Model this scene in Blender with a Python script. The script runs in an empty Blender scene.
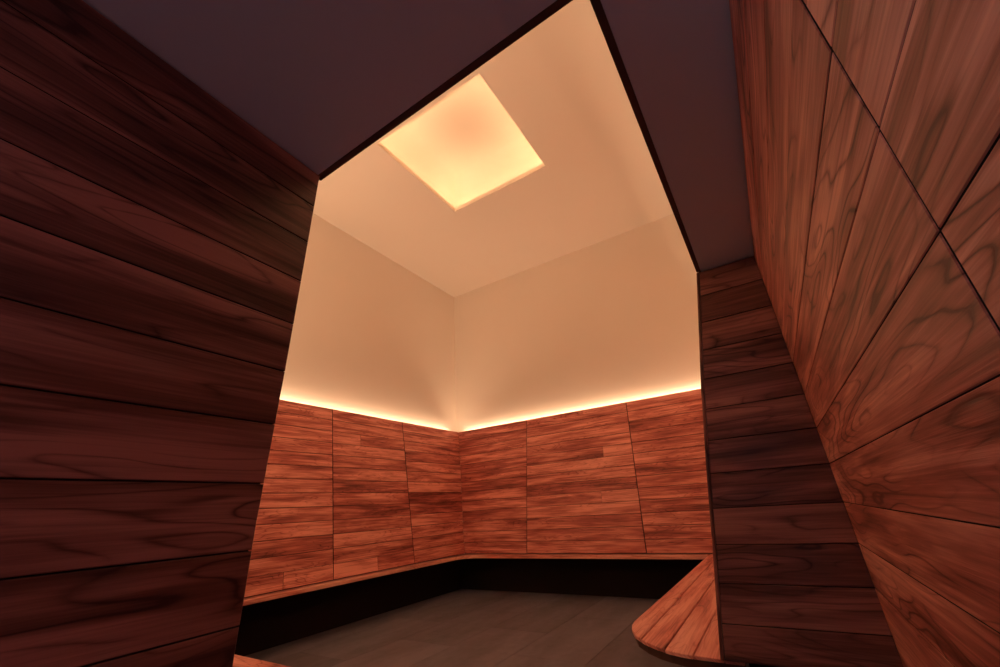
import bpy, math, random
from mathutils import Vector, Matrix

random.seed(11)
C = bpy.context.scene.collection
# ------------------------------------------------------------------ axes
# x runs along the side walls (away from the entry), y to the left, z up;
# the lens is at the origin, the tiled floor about a metre below it.
FLOOR = -0.994
SOFFIT = 0.962
CEIL = 3.70
PL_X, PL_Y = 5.34, 4.185            # plaster faces of the tall room
WT_X, WT_Y, WT_Z = 5.25, 4.07, 1.165  # top edge of the leaning wood backrests
WB_X, WB_Y, WB_Z = 4.96, 3.78, -0.53  # their bottom edge
SEAT = -0.541
YL, YR, XJ = 0.918, -0.182, 1.90    # entry: left wall, right wall, end wall
EDGE_X, EDGE_Y = 0.528, 0.053        # edges of the low ceiling
PITCH = 0.1265
SEAM0 = 0.0785

# ------------------------------------------------------------------ materials
def nodes(name):
    m = bpy.data.materials.new(name); m.use_nodes = True
    nt = m.node_tree; b = nt.nodes['Principled BSDF']
    return m, nt, b

def wood(name, dark, mid, light, rough=0.42, fig=1.0, tone=0.5, fine=1.0, bump=0.25, veins=1.0, stk=1.0, brd=1.7, wave=0.0):
    m, nt, b = nodes(name)
    N, L = nt.nodes, nt.links
    uv = N.new('ShaderNodeUVMap'); uv.uv_map = 'UVMap'
    at = N.new('ShaderNodeAttribute'); at.attribute_name = 'tone'
    def mapping(sx, sy):
        mp = N.new('ShaderNodeMapping'); mp.inputs['Scale'].default_value = (sx, sy, 1)
        L.new(uv.outputs['UV'], mp.inputs['Vector']); return mp
    def noise(vec, scale, det, rgh, dist=0.0):
        n = N.new('ShaderNodeTexNoise'); n.inputs['Scale'].default_value = scale
        n.inputs['Detail'].default_value = det; n.inputs['Roughness'].default_value = rgh
        n.inputs['Distortion'].default_value = dist
        L.new(vec.outputs[0], n.inputs['Vector']); return n
    def math_(op, a, bb, c=None):
        k = N.new('ShaderNodeMath'); k.operation = op
        for i, s in enumerate((a, bb, c)):
            if s is None: continue
            if isinstance(s, (int, float)): k.inputs[i].default_value = s
            else: L.new(s, k.inputs[i])
        return k.outputs[0]
    # growth-ring field: a stretched noise, cut into contour bands
    field = noise(mapping(0.75, 4.6), 1.5 * fig, 2.0, 0.45, 0.15).outputs['Fac']
    wob = noise(mapping(2.2, 16.0), 1.0, 3, 0.5).outputs['Fac']
    f2 = math_('MULTIPLY_ADD', wob, 0.08, field)
    rings = math_('MULTIPLY', f2, 32.0)
    tri = math_('PINGPONG', rings, 1.0)
    vein = math_('POWER', tri, 6.0)                      # thin dark latewood lines
    veinmask = noise(mapping(0.9, 7.0), 1.3, 2, 0.5).outputs['Fac']
    vm = N.new('ShaderNodeMapRange'); L.new(veinmask, vm.inputs[0]); vm.inputs[1].default_value = 0.42; vm.inputs[2].default_value = 0.62
    slow = math_('PINGPONG', math_('MULTIPLY', f2, 7.0), 1.0)
    broad = noise(mapping(0.8, 8.0), 1.2 * fig, 4, 0.55, 0.5).outputs['Fac']
    fib = noise(mapping(4.0, 210.0), 1.0 * fine, 3, 0.6).outputs['Fac']
    streak = noise(mapping(1.5, 46.0), 1.0, 3, 0.6, 1.3).outputs['Fac']
    v = math_('MULTIPLY_ADD', math_('MULTIPLY', vein, vm.outputs[0]), -0.42 * veins, 0.56)
    v = math_('MULTIPLY_ADD', math_('SUBTRACT', slow, 0.5), 0.22 * veins, v)
    v = math_('MULTIPLY_ADD', math_('SUBTRACT', broad, 0.5), brd, v)
    v = math_('MULTIPLY_ADD', math_('SUBTRACT', streak, 0.5), 0.95 * stk, v)
    v = math_('MULTIPLY_ADD', math_('SUBTRACT', fib, 0.5), 0.45 * stk, v)
    v = math_('MULTIPLY_ADD', math_('SUBTRACT', at.outputs['Fac'], 0.5), tone, v)
    cr = N.new('ShaderNodeValToRGB'); e = cr.color_ramp.elements
    e[0].position = 0.05; e[0].color = (*dark, 1); e[1].position = 0.90; e[1].color = (*light, 1)
    k = cr.color_ramp.elements.new(0.45); k.color = (*mid, 1)
    L.new(v, cr.inputs['Fac']); L.new(cr.outputs['Color'], b.inputs['Base Color'])
    b.inputs['Roughness'].default_value = rough
    b.inputs['Specular IOR Level'].default_value = 0.4
    bp = N.new('ShaderNodeBump'); bp.inputs['Strength'].default_value = bump
    bp.inputs['Distance'].default_value = 0.0025
    L.new(math_('MULTIPLY_ADD', fib, 0.5, v), bp.inputs['Height']); L.new(bp.outputs['Normal'], b.inputs['Normal'])
    if wave:   # slow hand-planed waviness that breaks up the sheen
        b2 = N.new('ShaderNodeBump'); b2.inputs['Strength'].default_value = 1.0; b2.inputs['Distance'].default_value = wave
        L.new(noise(mapping(1.6, 9.0), 1.0, 2, 0.4, 0.3).outputs['Fac'], b2.inputs['Height']); L.new(b2.outputs['Normal'], bp.inputs['Normal'])
    return m

def plain(name, col, rough=0.8, var=0.06, scale=3.0, spec=0.3, bump=0.05):
    m, nt, b = nodes(name)
    N, L = nt.nodes, nt.links
    tc = N.new('ShaderNodeTexCoord')
    n = N.new('ShaderNodeTexNoise'); n.inputs['Scale'].default_value = scale; n.inputs['Detail'].default_value = 5
    L.new(tc.outputs['Object'], n.inputs['Vector'])
    mx = N.new('ShaderNodeMix'); mx.data_type = 'RGBA'
    L.new(n.outputs['Fac'], mx.inputs['Factor'])
    mx.inputs[6].default_value = (*[c * (1 - var) for c in col], 1)
    mx.inputs[7].default_value = (*[min(1, c * (1 + var)) for c in col], 1)
    L.new(mx.outputs[2], b.inputs['Base Color'])
    b.inputs['Roughness'].default_value = rough; b.inputs['Specular IOR Level'].default_value = spec
    n2 = N.new('ShaderNodeTexNoise'); n2.inputs['Scale'].default_value = 160; n2.inputs['Detail'].default_value = 3
    L.new(tc.outputs['Object'], n2.inputs['Vector'])
    bp = N.new('ShaderNodeBump'); bp.inputs['Strength'].default_value = bump; bp.inputs['Distance'].default_value = 0.001
    L.new(n2.outputs['Fac'], bp.inputs['Height']); L.new(bp.outputs['Normal'], b.inputs['Normal'])
    return m

def glow(name, col, strength):
    m = bpy.data.materials.new(name); m.use_nodes = True
    nt = m.node_tree; nt.nodes.clear()
    o = nt.nodes.new('ShaderNodeOutputMaterial'); e = nt.nodes.new('ShaderNodeEmission')
    e.inputs['Color'].default_value = (*col, 1); e.inputs['Strength'].default_value = strength
    nt.links.new(e.outputs[0], o.inputs[0]); return m

def tile_mat():
    m, nt, b = nodes('slate_tile')
    N, L = nt.nodes, nt.links
    tc = N.new('ShaderNodeTexCoord')
    def noise(scale, det, sx=1, sy=1):
        mp = N.new('ShaderNodeMapping'); mp.inputs['Scale'].default_value = (sx, sy, 1)
        L.new(tc.outputs['Object'], mp.inputs['Vector'])
        n = N.new('ShaderNodeTexNoise'); n.inputs['Scale'].default_value = scale; n.inputs['Detail'].default_value = det
        n.inputs['Roughness'].default_value = 0.6
        L.new(mp.outputs[0], n.inputs['Vector']); return n
    at = N.new('ShaderNodeAttribute'); at.attribute_name = 'tone'
    n1 = noise(1.6, 6, 0.7, 2.2); n2 = noise(14, 6)
    a = N.new('ShaderNodeMath'); a.operation = 'MULTIPLY_ADD'; L.new(n2.outputs['Fac'], a.inputs[0]); a.inputs[1].default_value = 0.35
    L.new(n1.outputs['Fac'], a.inputs[2])
    t = N.new('ShaderNodeMath'); t.operation = 'MULTIPLY_ADD'; L.new(at.outputs['Fac'], t.inputs[0]); t.inputs[1].default_value = 0.25
    L.new(a.outputs[0], t.inputs[2])
    cr = N.new('ShaderNodeValToRGB'); e = cr.color_ramp.elements
    e[0].position = 0.45; e[0].color = (0.078, 0.075, 0.094, 1); e[1].position = 1.05; e[1].color = (0.185, 0.175, 0.22, 1)
    L.new(t.outputs[0], cr.inputs['Fac']); L.new(cr.outputs['Color'], b.inputs['Base Color'])
    b.inputs['Roughness'].default_value = 0.62; b.inputs['Specular IOR Level'].default_value = 0.35
    bp = N.new('ShaderNodeBump'); bp.inputs['Strength'].default_value = 0.2; bp.inputs['Distance'].default_value = 0.003
    L.new(n2.outputs['Fac'], bp.inputs['Height']); L.new(bp.outputs['Normal'], b.inputs['Normal'])
    return m

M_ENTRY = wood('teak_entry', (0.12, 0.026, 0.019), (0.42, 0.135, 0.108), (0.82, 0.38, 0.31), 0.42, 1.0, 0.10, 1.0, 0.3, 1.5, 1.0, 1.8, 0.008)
M_SHADED = wood('teak_shaded', (0.045, 0.014, 0.012), (0.16, 0.062, 0.050), (0.40, 0.18, 0.15), 0.32, 0.9, 0.18, 1.0, 0.3, 1.3, 0.8, 1.9, 0.012)  # same teak as the entry, darkened: shade painted into the colour
M_WAIN = wood('teak_backrest', (0.15, 0.027, 0.021), (0.50, 0.136, 0.105), (0.90, 0.40, 0.315), 0.5, 1.3, 0.48, 0.6, 0.35, 0.9, 1.2, 1.6)
M_SEAT = wood('teak_seat', (0.24, 0.06, 0.05), (0.66, 0.235, 0.19), (0.92, 0.50, 0.42), 0.42, 1.2, 0.25, 0.8)
M_TRIM = plain('dark_edge_wood', (0.085, 0.040, 0.030), 0.6, 0.25, 20)
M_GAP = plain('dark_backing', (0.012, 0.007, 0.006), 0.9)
M_PLAST = plain('cream_plaster', (0.80, 0.735, 0.66), 0.85, 0.015, 2.0, 0.2)
M_SOFF = plain('dark_painted_soffit', (0.58, 0.66, 0.82), 0.7, 0.05, 2.0, 0.25)
M_WALLD = plain('dark_wall', (0.10, 0.07, 0.06), 0.85)
M_TILE = tile_mat()
M_LED = glow('warm_strip', (1.0, 0.57, 0.33), 3.5)
M_LEDS = glow('warm_skylight_strip', (1.0, 0.58, 0.30), 30)

# ------------------------------------------------------------------ mesh building
class MB:
    def __init__(s): s.v = []; s.f = []; s.uv = []; s.t = []; s.m = []
    def face(s, pts, uvs, tone, mat=0):
        i = len(s.v); s.v += [tuple(p) for p in pts]; s.f.append(list(range(i, i + len(pts))))
        s.uv += uvs; s.t.append(tone); s.m.append(mat)
    def box(s, a, b, tone=0.5, mat=0):
        (x0, y0, z0), (x1, y1, z1) = a, b
        P = [Vector((x, y, z)) for x in (x0, x1) for y in (y0, y1) for z in (z0, z1)]
        for q in ((0, 1, 3, 2), (4, 6, 7, 5), (0, 4, 5, 1), (2, 3, 7, 6), (0, 2, 6, 4), (1, 5, 7, 3)):
            pts = [P[k] for k in q]
            n = (pts[1] - pts[0]).cross(pts[2] - pts[0])
            ax = max(range(3), key=lambda k: abs(n[k])); o = [k for k in range(3) if k != ax]
            s.face(pts, [(p[o[0]], p[o[1]]) for p in pts], tone, mat)
    def build(s, name, mats, parent=None):
        me = bpy.data.meshes.new(name); me.from_pydata(s.v, [], s.f)
        ul = me.uv_layers.new(name='UVMap')
        for i, c in enumerate(s.uv): ul.data[i].uv = c
        at = me.attributes.new('tone', 'FLOAT', 'FACE')
        for i, c in enumerate(s.t): at.data[i].value = c
        for m in (mats if isinstance(mats, (list, tuple)) else [mats]): me.materials.append(m)
        for i, c in enumerate(s.m): me.polygons[i].material_index = c
        import bmesh
        bm = bmesh.new(); bm.from_mesh(me); bmesh.ops.remove_doubles(bm, verts=bm.verts, dist=1e-5)
        bmesh.ops.recalc_face_normals(bm, faces=bm.faces); bm.to_mesh(me); bm.free()
        o = bpy.data.objects.new(name, me); C.objects.link(o)
        if parent: o.parent = parent
        return o

def tag(o, label=None, cat=None, group=None, kind=None):
    if label: o['label'] = label
    if cat: o['category'] = cat
    if group: o['group'] = group
    if kind: o['kind'] = kind
    return o

def empty(name, loc=(0, 0, 0)):
    o = bpy.data.objects.new(name, None); C.objects.link(o); o.location = loc; return o

def clip(poly, axis, val, keep_above):
    out = []
    for i in range(len(poly)):
        p, q = poly[i], poly[(i + 1) % len(poly)]
        a = (p[axis] - val) * (1 if keep_above else -1); b = (q[axis] - val) * (1 if keep_above else -1)
        if a >= 0: out.append(p)
        if (a >= 0) != (b >= 0):
            t = a / (a - b); out.append((p[0] + t * (q[0] - p[0]), p[1] + t * (q[1] - p[1])))
    return out

def inset(poly, d):
    n = len(poly); area = sum(poly[i][0] * poly[(i + 1) % n][1] - poly[(i + 1) % n][0] * poly[i][1] for i in range(n))
    sg = 1 if area > 0 else -1; out = []
    for i in range(n):
        p0, p1, p2 = Vector(poly[i - 1]), Vector(poly[i]), Vector(poly[(i + 1) % n])
        e1 = (p1 - p0).normalized(); e2 = (p2 - p1).normalized()
        n1 = Vector((-e1.y, e1.x)) * sg; n2 = Vector((-e2.y, e2.x)) * sg
        k = n1 + n2; k = k / max(k.dot(n1), 0.25)
        out.append(tuple(p1 + k * d))
    return out

def clean(poly):
    out = []
    for p in poly:
        if not out or (Vector(p) - Vector(out[-1])).length > 1e-3: out.append(p)
    if len(out) > 1 and (Vector(out[0]) - Vector(out[-1])).length < 1e-3: out.pop()
    return out

def board(mb, poly, f3, thick, gap=0.0015, cham=0.0015, n0=0.0, along=0, tone=None, mat=0, wob=0.0006, side=None):
    """one chamfered plank: polygon (u,v) in the panel plane, front face at n0"""
    poly = clean(poly)
    if len(poly) < 3: return
    poly = inset(poly, gap); inn = inset(poly, cham)
    n0 = n0 + random.uniform(-wob, wob)
    tone = random.random() if tone is None else tone
    ou, ov = random.uniform(0, 50), random.uniform(0, 50)
    def uv(p): return ((p[0] + ou, p[1] + ov) if along == 0 else (p[1] + ou, p[0] + ov))
    A = [f3(p[0], p[1], n0) for p in inn]; B = [f3(p[0], p[1], n0 - cham) for p in poly]
    D = [f3(p[0], p[1], n0 - thick) for p in poly]
    n = len(poly); side = mat if side is None else side
    mb.face(A, [uv(p) for p in inn], tone, mat)
    for i in range(n):
        j = (i + 1) % n
        mb.face([A[i], B[i], B[j], A[j]], [uv(inn[i]), uv(poly[i]), uv(poly[j]), uv(inn[j])], tone, mat)
        mb.face([B[i], D[i], D[j], B[j]], [uv(poly[i]), (uv(poly[i])[0], uv(poly[i])[1] + thick), (uv(poly[j])[0], uv(poly[j])[1] + thick), uv(poly[j])], tone, side)
    mb.face(D[::-1], [uv(p) for p in poly][::-1], tone, mat)

def frame(O, U, V):
    O, U, V = Vector(O), Vector(U).normalized(), Vector(V).normalized()
    return O, U, V

def f3_of(O, U, V, N):
    O, U, V, N = Vector(O), Vector(U).normalized(), Vector(V).normalized(), Vector(N).normalized()
    return lambda u, v, n: O + U * u + V * v + N * n

def planked(name, outline, f3, seams, mat, thick=0.018, back=0.012, gap=0.0015, cham=0.0015, along=0, splits=None, tones=None):
    mb = MB()
    ax = 1 if along == 0 else 0
    for k in range(len(seams) - 1):
        p = clip(clip(outline, ax, seams[k], True), ax, seams[k + 1], False) if outline else []
        if len(p) < 3: continue
        tn = tones[k] if tones else None
        o = 1 - ax
        lo, hi = min(q[o] for q in p), max(q[o] for q in p)
        cut = splits.get(k) if splits else None
        if cut:
            c = lo + (hi - lo) * cut[0]
            for pp, t2 in ((clip(p, o, c, False), cut[1]), (clip(p, o, c, True), cut[2])):
                if len(pp) >= 3: board(mb, pp, f3, thick, gap * 0.5, cham * 0.6, 0, along, t2, 0, 0.0006, 1)
        else:
            board(mb, p, f3, thick, gap, cham, 0, along, tn, 0, 0.0006, 1)  # wood side faces take the dark backing colour, painting shade into the joints
    # dark backing behind the joints
    q = inset(clean(outline), -0.0012)
    A = [f3(p[0], p[1], -thick) for p in q]; B = [f3(p[0], p[1], -thick - back) for p in q]
    mb.face(A, [tuple(p) for p in q], 0.5, 1); mb.face(B[::-1], [tuple(p) for p in q][::-1], 0.5, 1)
    for i in range(len(q)):
        j = (i + 1) % len(q)
        mb.face([A[i], B[i], B[j], A[j]], [tuple(q[i]), tuple(q[i]), tuple(q[j]), tuple(q[j])], 0.5, 1)
    return mb.build(name, [mat, M_GAP])

# ------------------------------------------------------------------ shell of the tall room
def slab(name, a, b, mat, parent=None, kind='structure'):
    mb = MB(); mb.box(a, b); o = mb.build(name, mat, parent)
    if kind and not parent: o['kind'] = kind
    return o

X0 = -2.6                           # back of the entry passage
# floor: one mesh of slate tiles in running courses along x
mb = MB()
mb.box((X0, -1.2, FLOOR - 0.06), (PL_X, PL_Y, FLOOR - 0.004), 0.5, 1)
TW, TL = 0.573, 1.146
j0 = -6
y = 1.379 + TW * j0
row = 0
while y < PL_Y:
    x = X0 - (row % 2) * TL / 2
    while x < PL_X:
        a0, a1 = max(x, X0), min(x + TL, PL_X); b0, b1 = max(y, -1.2), min(y + TW, PL_Y)
        if a1 - a0 > 0.02 and b1 - b0 > 0.02:
            board(mb, [(a0, b0), (a1, b0), (a1, b1), (a0, b1)], lambda u, v, n: Vector((u, v, FLOOR + n)), 0.004, 0.0018, 0.001, 0, 0, None, 0, 0.0)
        x += TL
    y += TW; row += 1
floor = mb.build('floor', [M_TILE, M_GAP]); floor['kind'] = 'structure'

RY = -0.07                          # plaster face on the right of the tall room
NX = 0.44                           # plaster face over the entry
slab('wall_back', (PL_X, RY - 0.1, FLOOR), (PL_X + 0.1, PL_Y + 0.1, CEIL + 0.62), M_PLAST)
slab('wall_left', (NX - 0.1, PL_Y, FLOOR), (PL_X, PL_Y + 0.1, CEIL + 0.62), M_PLAST)
# right wall: full height past the end wall of the entry, above the soffit before it
mb = MB(); mb.box((XJ + 0.06, RY - 0.08, FLOOR), (PL_X, RY, CEIL + 0.62)); mb.box((NX, RY - 0.08, SOFFIT + 0.12), (XJ + 0.06, RY, CEIL + 0.62))
o = mb.build('wall_right', M_PLAST); o['kind'] = 'structure'
mb = MB(); mb.box((NX - 0.1, YL + 0.13, FLOOR), (NX, PL_Y, CEIL + 0.62)); mb.box((NX - 0.1, RY - 0.08, SOFFIT + 0.12), (NX, YL + 0.13, CEIL + 0.62))
o = mb.build('wall_front', M_PLAST); o['kind'] = 'structure'

# ceiling with the square opening of the skylight
SX0, SX1, SY0, SY1 = 2.112, 3.475, 1.32, 2.68
mb = MB()
mb.box((NX - 0.1, RY - 0.08, CEIL), (SX0, PL_Y + 0.1, CEIL + 0.03)); mb.box((SX1, RY - 0.08, CEIL), (PL_X + 0.1, PL_Y + 0.1, CEIL + 0.03))
mb.box((SX0, RY - 0.08, CEIL), (SX1, SY0, CEIL + 0.03)); mb.box((SX0, SY1, CEIL), (SX1, PL_Y + 0.1, CEIL + 0.03))
o = mb.build('ceiling', M_PLAST); o['kind'] = 'structure'

# skylight: coffer that widens above its rim, a rounded vault, a light strip round the ledge
sky = empty('skylight', ((SX0 + SX1) / 2, (SY0 + SY1) / 2, CEIL))
tag(sky, 'glowing square skylight recess set into the high cream ceiling', 'skylight')
def loft(name, prof, mat, parent, close=False):
    mb = MB(); cx, cy, cz = parent.location
    hx, hy = (SX1 - SX0) / 2, (SY1 - SY0) / 2
    def ring(o, h):
        r = []
        a, b = hx + o, hy + o
        return [Vector((a, b, h)), Vector((-a, b, h)), Vector((-a, -b, h)), Vector((a, -b, h))]
    for k in range(len(prof) - 1):
        P, Q = ring(*prof[k]), ring(*prof[k + 1])
        for i in range(4):
            j = (i + 1) % 4
            mb.face([P[i], P[j], Q[j], Q[i]], [(0, 0)] * 4, 0.5)
    if close: mb.face(ring(*prof[-1]), [(0, 0)] * 4, 0.5)
    o = mb.build(name, mat, parent)
    for p in o.data.polygons: p.use_smooth = False
    return o
H1 = 0.062; LW = 0.13; R_ = 0.30
loft('rim', [(0.0, 0.0301), (0.0, H1), (0.012, H1), (0.012, H1 - 0.03), (LW, H1 - 0.03), (LW, 0.031), (0.0, 0.031)], M_PLAST, sky)
vp = [(LW, H1 - 0.031)] + [(LW - R_ + R_ * math.cos(t), H1 + 0.12 + R_ * math.sin(t)) for t in [math.pi / 2 * k / 16 for k in range(17)]]
vault = loft('vault', vp, M_PLAST, sky, True)
for p in vault.data.polygons: p.use_smooth = False
mb = MB(); hx, hy = (SX1 - SX0) / 2, (SY1 - SY0) / 2; a, b = 0.035, 0.055
z0, z1 = H1 - 0.028, H1 - 0.018
mb.box((-hx - b, hy + a, z0), (hx + b, hy + b, z1)); mb.box((-hx - b, -hy - b, z0), (hx + b, -hy - a, z1))
mb.box((-hx - b, -hy - a, z0), (-hx - a, hy + a, z1)); mb.box((hx + a, -hy - a, z0), (hx + b, hy + a, z1))
mb.build('light_strip', M_LEDS, sky)

# ------------------------------------------------------------------ leaning wood backrests
run = WT_X - WB_X; rise = WT_Z - WB_Z; SL = math.hypot(run, rise); ROWS = 13
rows = [SL * k / ROWS for k in range(ROWS + 1)]
f_left = f3_of((0, WB_Y, WB_Z), (1, 0, 0), (0, run, rise), (0, -rise, run))
f_back = f3_of((WB_X, 0, WB_Z), (0, 1, 0), (run, 0, rise), (-rise, 0, run))
JB0, JB1 = 0.313, 0.016             # leaning edge on the right (y at bottom and top)
def wains(f3, u0, u1, label, u0b=None, u1b=None, tones=None, splits=None):
    o = planked('backrest_panel', [(u0, 0), (u1, 0), (u1b if u1b is not None else u1, SL), (u0b if u0b is not None else u0, SL)],
                f3, rows, M_WAIN, 0.018, 0.012, 0.0018, 0.0022, 0, splits, tones[::-1])
    return tag(o, label, 'wall panel', 'leaning wood panels below the glowing plaster walls')
# board tones run from the top row down
wains(f_left, 0.62, 2.903, 'reddish wood wall panel emerging from behind the dark entry wall', None, None,
      [.6, .55, .65, .6, .4, .55, .65, .6, .45, .65, .4, .5, .6], {0: (.78, .4, .7)})
wains(f_left, 2.907, 4.008, 'wood wall panel with a bright short board at its foot, middle of the left wall', None, None,
      [.55, .6, .4, .8, .35, .65, .25, .25, .15, .6, .95, .4, .5], {0: (.5, 1.35, .45), 10: (.35, .7, .35)})
wains(f_left, 4.012, WB_X + 0.012, 'narrow wood wall panel left of the far corner', None, WT_X + 0.012,
      [.6, .75, .4, .4, .75, .6, 1.0, .0, .0, .75, .45, .4, .5])
wains(f_back, 2.812, WB_Y - 0.003, 'narrow wood wall panel right of the far corner', None, WT_Y - 0.003,
      [.4, .35, .5, .65, .3, .4, .15, .35, .45, .25, .4, .45, .5])
wains(f_back, 1.346, 2.808, 'widest wood wall panel, in the middle of the back wall', None, None,
      [.6, .55, .75, .6, .25, .75, .65, .05, .6, .75, .4, .4, .45], {8: (.25, .9, .3), 4: (.3, .85, .5)})
wains(f_back, JB0 + 0.02, 1.342, 'wood wall panel behind the curved bench, cut by the dark pier', JB1 + 0.02, None,
      [.65, .6, .3, .5, .55, .8, .25, .6, .4, .35, .5, .45, .5])

# leaning slab of the right wall (seen only as the far edge of the end wall)
mb = MB()
fr = lambda x, v, n: Vector((x, JB0 - 0.004 + (JB1 - JB0) * v / SL - n, WB_Z + rise * v / SL))
P = [fr(XJ + 0.022, 0, 0), fr(WB_X, 0, 0), fr(WT_X, SL, 0), fr(XJ + 0.022, SL, 0)]
Q = [fr(XJ + 0.022, 0, 0.04), fr(WB_X, 0, 0.04), fr(WT_X, SL, 0.04), fr(XJ + 0.022, SL, 0.04)]
mb.face(P, [(p.x, p.z) for p in P], 0.5); mb.face(Q[::-1], [(p.x, p.z) for p in Q], 0.5)
for i in range(4):
    j = (i + 1) % 4; mb.face([P[i], Q[i], Q[j], P[j]], [(P[i].x, P[i].z), (Q[i].x, Q[i].z), (Q[j].x, Q[j].z), (P[j].x, P[j].z)], 0.5)
o = mb.build('trim_1', M_WAIN); o['kind'] = 'structure'

# cove troughs behind the top edges
mb = MB(); mb.box((NX, WT_Y + 0.02, WT_Z - 0.055), (PL_X, PL_Y, WT_Z - 0.035)); o = mb.build('trim_2', M_PLAST); o['kind'] = 'structure'
mb = MB(); mb.box((WT_X + 0.02, RY, WT_Z - 0.055), (PL_X, WT_Y + 0.02, WT_Z - 0.035)); o = mb.build('trim_3', M_PLAST); o['kind'] = 'structure'
mb = MB(); mb.box((0.62, WT_Y + 0.055, WT_Z - 0.030), (WT_X - 0.02, WT_Y + 0.075, WT_Z - 0.028))
tag(mb.build('light_strip', M_LED), 'warm light strip glowing behind the top edge of the left wood panels', 'light strip')
mb = MB(); mb.box((WT_X + 0.04, 0.0, WT_Z - 0.030), (WT_X + 0.06, WT_Y - 0.02, WT_Z - 0.028))
tag(mb.build('light_strip', M_LED), 'warm light strip glowing behind the top edge of the back wood panels', 'light strip')

mb = MB(); mb.box((WT_X + 0.0, WT_Y + 0.0, WT_Z - 0.035), (PL_X, PL_Y, WT_Z - 0.03)); o = mb.build('cove_light_block', M_PLAST); o['kind'] = 'structure'  # unseen corner block, added to cut strip light fanning onto the plaster
# dark recess walls under the seats
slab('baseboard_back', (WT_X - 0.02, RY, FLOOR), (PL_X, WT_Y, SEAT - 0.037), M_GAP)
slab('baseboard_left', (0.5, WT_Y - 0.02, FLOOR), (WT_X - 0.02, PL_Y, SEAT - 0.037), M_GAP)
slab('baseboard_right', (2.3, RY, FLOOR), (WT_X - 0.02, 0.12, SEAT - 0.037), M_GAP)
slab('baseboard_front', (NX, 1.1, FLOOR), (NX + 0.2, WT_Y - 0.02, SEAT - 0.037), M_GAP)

# ------------------------------------------------------------------ benches
f_seat = lambda u, v, n: Vector((u, v, SEAT + n))
TH = 0.036
# shallow ledge along left and back wall with a rounded inner corner
LX, LY = 4.895, 3.715
arc = [(LX - 0.22 + 0.22 * math.cos(t), LY - 0.22 + 0.22 * math.sin(t)) for t in [math.pi / 2 * k / 8 for k in range(9)]]
mb = MB()
left = [(0.62, LY), (0.62, WB_Y + 0.05), (WB_X, WB_Y + 0.05), (WB_X + 0.0, WB_Y)] 
outl = [(0.62, LY)] + arc[::-1] + [(LX, 0.74), (WB_X + 0.05, 0.74), (WB_X + 0.05, WB_Y + 0.05), (0.62, WB_Y + 0.05)]
board(mb, clip(outl, 0, LX - 0.22, False), f_seat, TH, 0.0, 0.004, 0, 0, 0.95)  # light tone paints in the light that the ledge's front edge catches
board(mb, clip(outl, 0, LX - 0.22, True), f_seat, TH, 0.0, 0.004, 0, 1, 0.95)
tag(mb.build('seat_ledge', M_SEAT), 'narrow floating wood ledge along the foot of the left and back panels', 'ledge')
# deep bench on the right with the rounded end
inner = [(5.0, 0.735), (LX, 0.735), (3.0, 0.745), (2.62, 0.748), (2.42, 0.752), (2.33, 0.751), (2.27, 0.745), (2.20, 0.726), (2.11, 0.687), (2.035, 0.627), (1.985, 0.567), (1.955, 0.515), (1.935, 0.46), (1.926, 0.40), (1.924, 0.34), (1.924, 0.25)]
out_b = inner + [(5.0, 0.25)]
ben = empty('bench', (3.4, 0.55, FLOOR))
tag(ben, 'floating plank bench with a rounded end beside the dark pier', 'bench')
def rel(o, root):
    o.matrix_parent_inverse = Matrix.Translation(root.location).inverted(); return o
mb = MB(); sm = [0.20, 0.315, 0.42, 0.53, 0.645, 0.90]
for k in range(len(sm) - 1):
    p = clip(clip(out_b, 1, sm[k], True), 1, sm[k + 1], False)
    board(mb, p, f_seat, TH - 0.024, 0.0020, 0.0025, 0, 0, 0.35 + 0.4 * random.random())
rel(mb.build('seat', [M_SEAT], ben), ben)
mb = MB(); q = inset(out_b, 0.012); 
A = [Vector((p[0], p[1], SEAT - 0.0125)) for p in q]; B = [Vector((p[0], p[1], SEAT - TH - 0.006)) for p in q]
mb.face(A, [tuple(p) for p in q], 0.3); mb.face(B[::-1], [tuple(p) for p in q][::-1], 0.3)
for i in range(len(q)):
    j = (i + 1) % len(q); mb.face([A[i], B[i], B[j], A[j]], [tuple(q[i])] * 2 + [tuple(q[j])] * 2, 0.3)
rel(mb.build('shade_underboard', [M_TRIM], ben), ben)  # dark board set under thin planks to paint the seat edge as shaded
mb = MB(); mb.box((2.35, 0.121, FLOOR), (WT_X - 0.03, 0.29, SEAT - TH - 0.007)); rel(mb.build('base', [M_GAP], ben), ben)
# bench at the entry side
be2 = empty('bench', (0.9, 2.4, FLOOR))
tag(be2, 'floating plank bench at the foot of the picture beside the dark left wall', 'bench')
o2 = [(0.50, 1.15), (1.258, 1.15), (1.258, LY), (0.50, LY)]
mb = MB(); sm = [0.5, 0.62, 0.75, 0.88, 1.005, 1.13, 1.26]
for k in range(len(sm) - 1):
    board(mb, clip(clip(o2, 0, sm[k], True), 0, sm[k + 1], False), f_seat, TH - 0.024, 0.0012, 0.0015, 0, 1, 0.4 + 0.4 * random.random())
rel(mb.build('seat', [M_SEAT], be2), be2)
mb = MB(); mb.box((0.504, 1.154, SEAT - TH - 0.006), (1.254, LY - 0.004, SEAT - 0.0125), 0.3); rel(mb.build('shade_underboard', [M_TRIM], be2), be2)
mb = MB(); mb.box((NX + 0.201, 1.4, FLOOR), (0.95, 3.6, SEAT - TH - 0.007)); rel(mb.build('base', [M_GAP], be2), be2)

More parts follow.
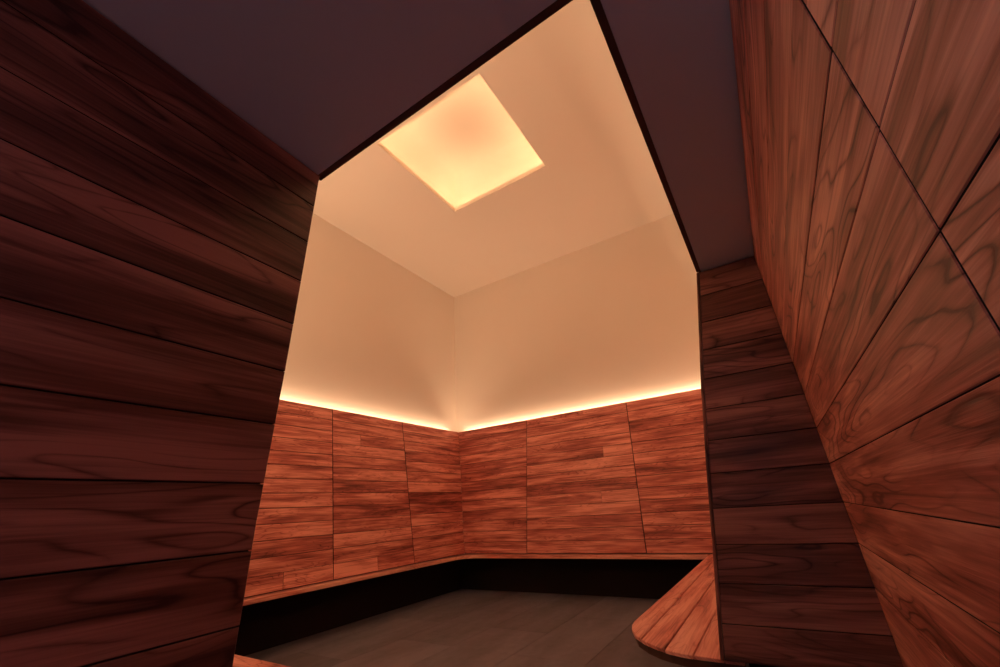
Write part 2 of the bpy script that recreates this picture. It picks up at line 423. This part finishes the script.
# ------------------------------------------------------------------ entry passage
TOPZ = SOFFIT - 0.005
seams = [SEAM0 + PITCH * k for k in range(-9, 8)]
seams = [FLOOR + 0.06] + [s for s in seams if s > FLOOR + 0.1 and s < TOPZ - 0.03] + [TOPZ]
# left wall: planks along x, facing the passage
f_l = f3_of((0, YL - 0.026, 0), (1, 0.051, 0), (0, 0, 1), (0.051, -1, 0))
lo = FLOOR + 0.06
o = planked('entry_wall_panel', [(-1.25, lo), (0.506, lo), (0.508, 0.0), (0.518, 0.34), (0.529, TOPZ), (-1.25, TOPZ)], f_l, seams, M_SHADED, 0.018, 0.012, 0.0013, 0.0016)
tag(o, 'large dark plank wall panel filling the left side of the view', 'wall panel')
# right wall: two panels with one upright joint
f_r = f3_of((0, YR, 0), (1, 0, 0), (0, 0, 1), (0, 1, 0))
o = planked('entry_wall_panel', [(-1.25, lo), (0.4668, lo), (0.4668, TOPZ), (-1.25, TOPZ)], f_r, seams, M_ENTRY, 0.018, 0.012, 0.0010, 0.0012)
tag(o, 'reddish plank wall panel in the upper right corner, this side of the slanting joint', 'wall panel', )
o = planked('entry_wall_panel', [(0.4702, lo), (XJ + 0.008, lo), (XJ + 0.008, TOPZ), (0.4702, TOPZ)], f_r, seams, M_ENTRY, 0.018, 0.012, 0.0010, 0.0012)
tag(o, 'reddish plank wall panel between the slanting joint and the dark pier', 'wall panel')
# end wall (pier) with a leaning edge, facing back towards the entry
def jb(z): return 0.052 + (0.313 - 0.052) * (SOFFIT - z) / (SOFFIT - SEAT)
f_e = f3_of((XJ, 0, 0), (0, 1, 0), (0, 0, 1), (-1, 0, 0))
edge = [(0.324, SEAT + 0.002), (0.293, -0.355), (0.267, -0.2), (0.219, 0.094), (0.162, 0.42), (0.055, TOPZ)]
ew = 0.013
o = planked('pier_panel', [(YR - 0.0005, SEAT + 0.002)] + [(p[0] - ew, p[1]) for p in edge] + [(YR - 0.0005, TOPZ)], f_e, seams, M_SHADED, 0.012, 0.008, 0.0013, 0.0016)
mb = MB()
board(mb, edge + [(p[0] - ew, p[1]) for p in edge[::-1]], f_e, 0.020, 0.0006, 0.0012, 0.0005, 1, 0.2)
mb.build('edge_strip', M_SHADED, o)
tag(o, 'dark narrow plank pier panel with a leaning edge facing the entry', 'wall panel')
slab('wall_pier', (XJ + 0.0205, YR - 0.05, SEAT + 0.02), (XJ + 0.06, 0.045, SOFFIT + 0.12), M_WALLD)

slab('wall_entry_left', (-1.25, YL + 0.035, FLOOR), (0.50, YL + 0.13, SOFFIT + 0.12), M_WALLD)
slab('wall_entry_right', (X0, YR - 0.13, FLOOR), (XJ + 0.06, YR - 0.031, SOFFIT + 0.12), M_WALLD)
slab('wall_entry_back', (X0 - 0.1, -1.2, FLOOR), (X0, 3.2, SOFFIT + 0.12), M_WALLD)
slab('wall_entry_side', (X0, 3.1, FLOOR), (NX - 0.1, 3.2, SOFFIT + 0.12), M_WALLD)
# low ceiling, L-shaped round the open corner of the tall room
def prism(mb, poly, z0, z1):
    A = [Vector((p[0], p[1], z0)) for p in poly]; B = [Vector((p[0], p[1], z1)) for p in poly]
    mb.face(A, [tuple(p) for p in poly], 0.5); mb.face(B[::-1], [tuple(p) for p in poly][::-1], 0.5)
    for i in range(len(poly)):
        j = (i + 1) % len(poly); mb.face([A[i], B[i], B[j], A[j]], [tuple(poly[i])] * 2 + [tuple(poly[j])] * 2, 0.5)
TWD = 0.018
EX0, EX1 = 0.532, 0.543
EY0 = EDGE_Y + 0.0115; EY1 = EDGE_Y
mb = MB()
prism(mb, [(X0, YR - 0.13), (XJ + 0.02, YR - 0.13), (XJ + 0.02, EY1 - TWD), (EX0 - TWD, EY0 - TWD), (EX1 - TWD, YL + 0.02), (EX1 - TWD, 3.1), (X0, 3.1)], SOFFIT, SOFFIT + 0.12)
o = mb.build('ceiling_low', M_SOFF); o['kind'] = 'structure'
mb = MB()
prism(mb, [(EX1 - TWD + 0.001, YL + 0.02), (EX0 - TWD + 0.001, EY0 - TWD + 0.001), (XJ - 0.001, EY1 - TWD + 0.001), (XJ - 0.001, EY1), (EX0, EY0), (EX1, YL + 0.02)], SOFFIT - 0.003, SOFFIT + 0.119)
o = mb.build('trim_4', M_TRIM); o['kind'] = 'structure'

# ------------------------------------------------------------------ lights
def area(name, loc, direction, sx, sy, power, col, spread=180):
    d = bpy.data.lights.new(name, 'AREA'); d.shape = 'RECTANGLE'; d.size = sx; d.size_y = sy; d.energy = power; d.spread = math.radians(spread); d.color = col
    o = bpy.data.objects.new(name, d); C.objects.link(o); o.location = loc
    o.rotation_euler = Vector(direction).to_track_quat('-Z', 'Y').to_euler(); return o
# narrow-beam tapes of the two coves in view
area('cove_lamp_left', (2.9, WT_Y + 0.065, WT_Z - 0.026), (0, 0, 1), 4.5, 0.02, 18, (1.0, 0.615, 0.365), 180)
area('cove_lamp_back', (WT_X + 0.05, 2.0, WT_Z - 0.026), (0, 0, 1), 0.02, 4.0, 16, (1.0, 0.615, 0.365), 180)
# unseen coves assumed on the right and front walls, boosted as added fill
area('cove_fill_right', (3.5, RY + 0.04, 1.10), (0, 0, 1), 3.0, 0.03, 60, (1.0, 0.615, 0.365))
area('cove_fill_front', (NX + 0.05, 2.6, 1.10), (0, 0, 1), 0.03, 2.8, 60, (1.0, 0.615, 0.365))
# cool light from behind the lens: unseen lamp added as entry fill
area('entry_cool_fill', (X0 + 0.1, 1.75, -0.2), (1, -0.4, 0.15), 1.5, 1.2, 138, (0.84, 0.88, 1.0))

w = bpy.data.worlds.new('world'); bpy.context.scene.world = w; w.use_nodes = True
w.node_tree.nodes['Background'].inputs[0].default_value = (0.02, 0.022, 0.03, 1)
w.node_tree.nodes['Background'].inputs[1].default_value = 0.3

# ------------------------------------------------------------------ camera
yaw, pitch, roll = 0.54324, 0.40674, -0.06333
f = Vector((math.cos(pitch) * math.cos(yaw), math.cos(pitch) * math.sin(yaw), math.sin(pitch)))
r = Vector((math.sin(yaw), -math.cos(yaw), 0)); u = r.cross(f)
r2 = r * math.cos(roll) + u * math.sin(roll); u2 = -r * math.sin(roll) + u * math.cos(roll)
cd = bpy.data.cameras.new('camera'); cam = bpy.data.objects.new('camera', cd); C.objects.link(cam)
m = Matrix((r2, u2, -f)).transposed().to_4x4(); cam.matrix_world = m
cd.sensor_fit = 'HORIZONTAL'; cd.sensor_width = 36; cd.lens = 36 * 405.43 / 1000; cd.clip_start = 0.02; cd.clip_end = 60
S = bpy.context.scene; S.camera = cam
S.view_settings.view_transform = 'Standard'; S.view_settings.look = 'None'
S.view_settings.exposure = -0.3; S.view_settings.gamma = 1.0; S.view_settings.use_curve_mapping = False
S.cycles.use_denoising = True
S.cycles.max_bounces = 12; S.cycles.diffuse_bounces = 8
S.cycles.sample_clamp_indirect = 6
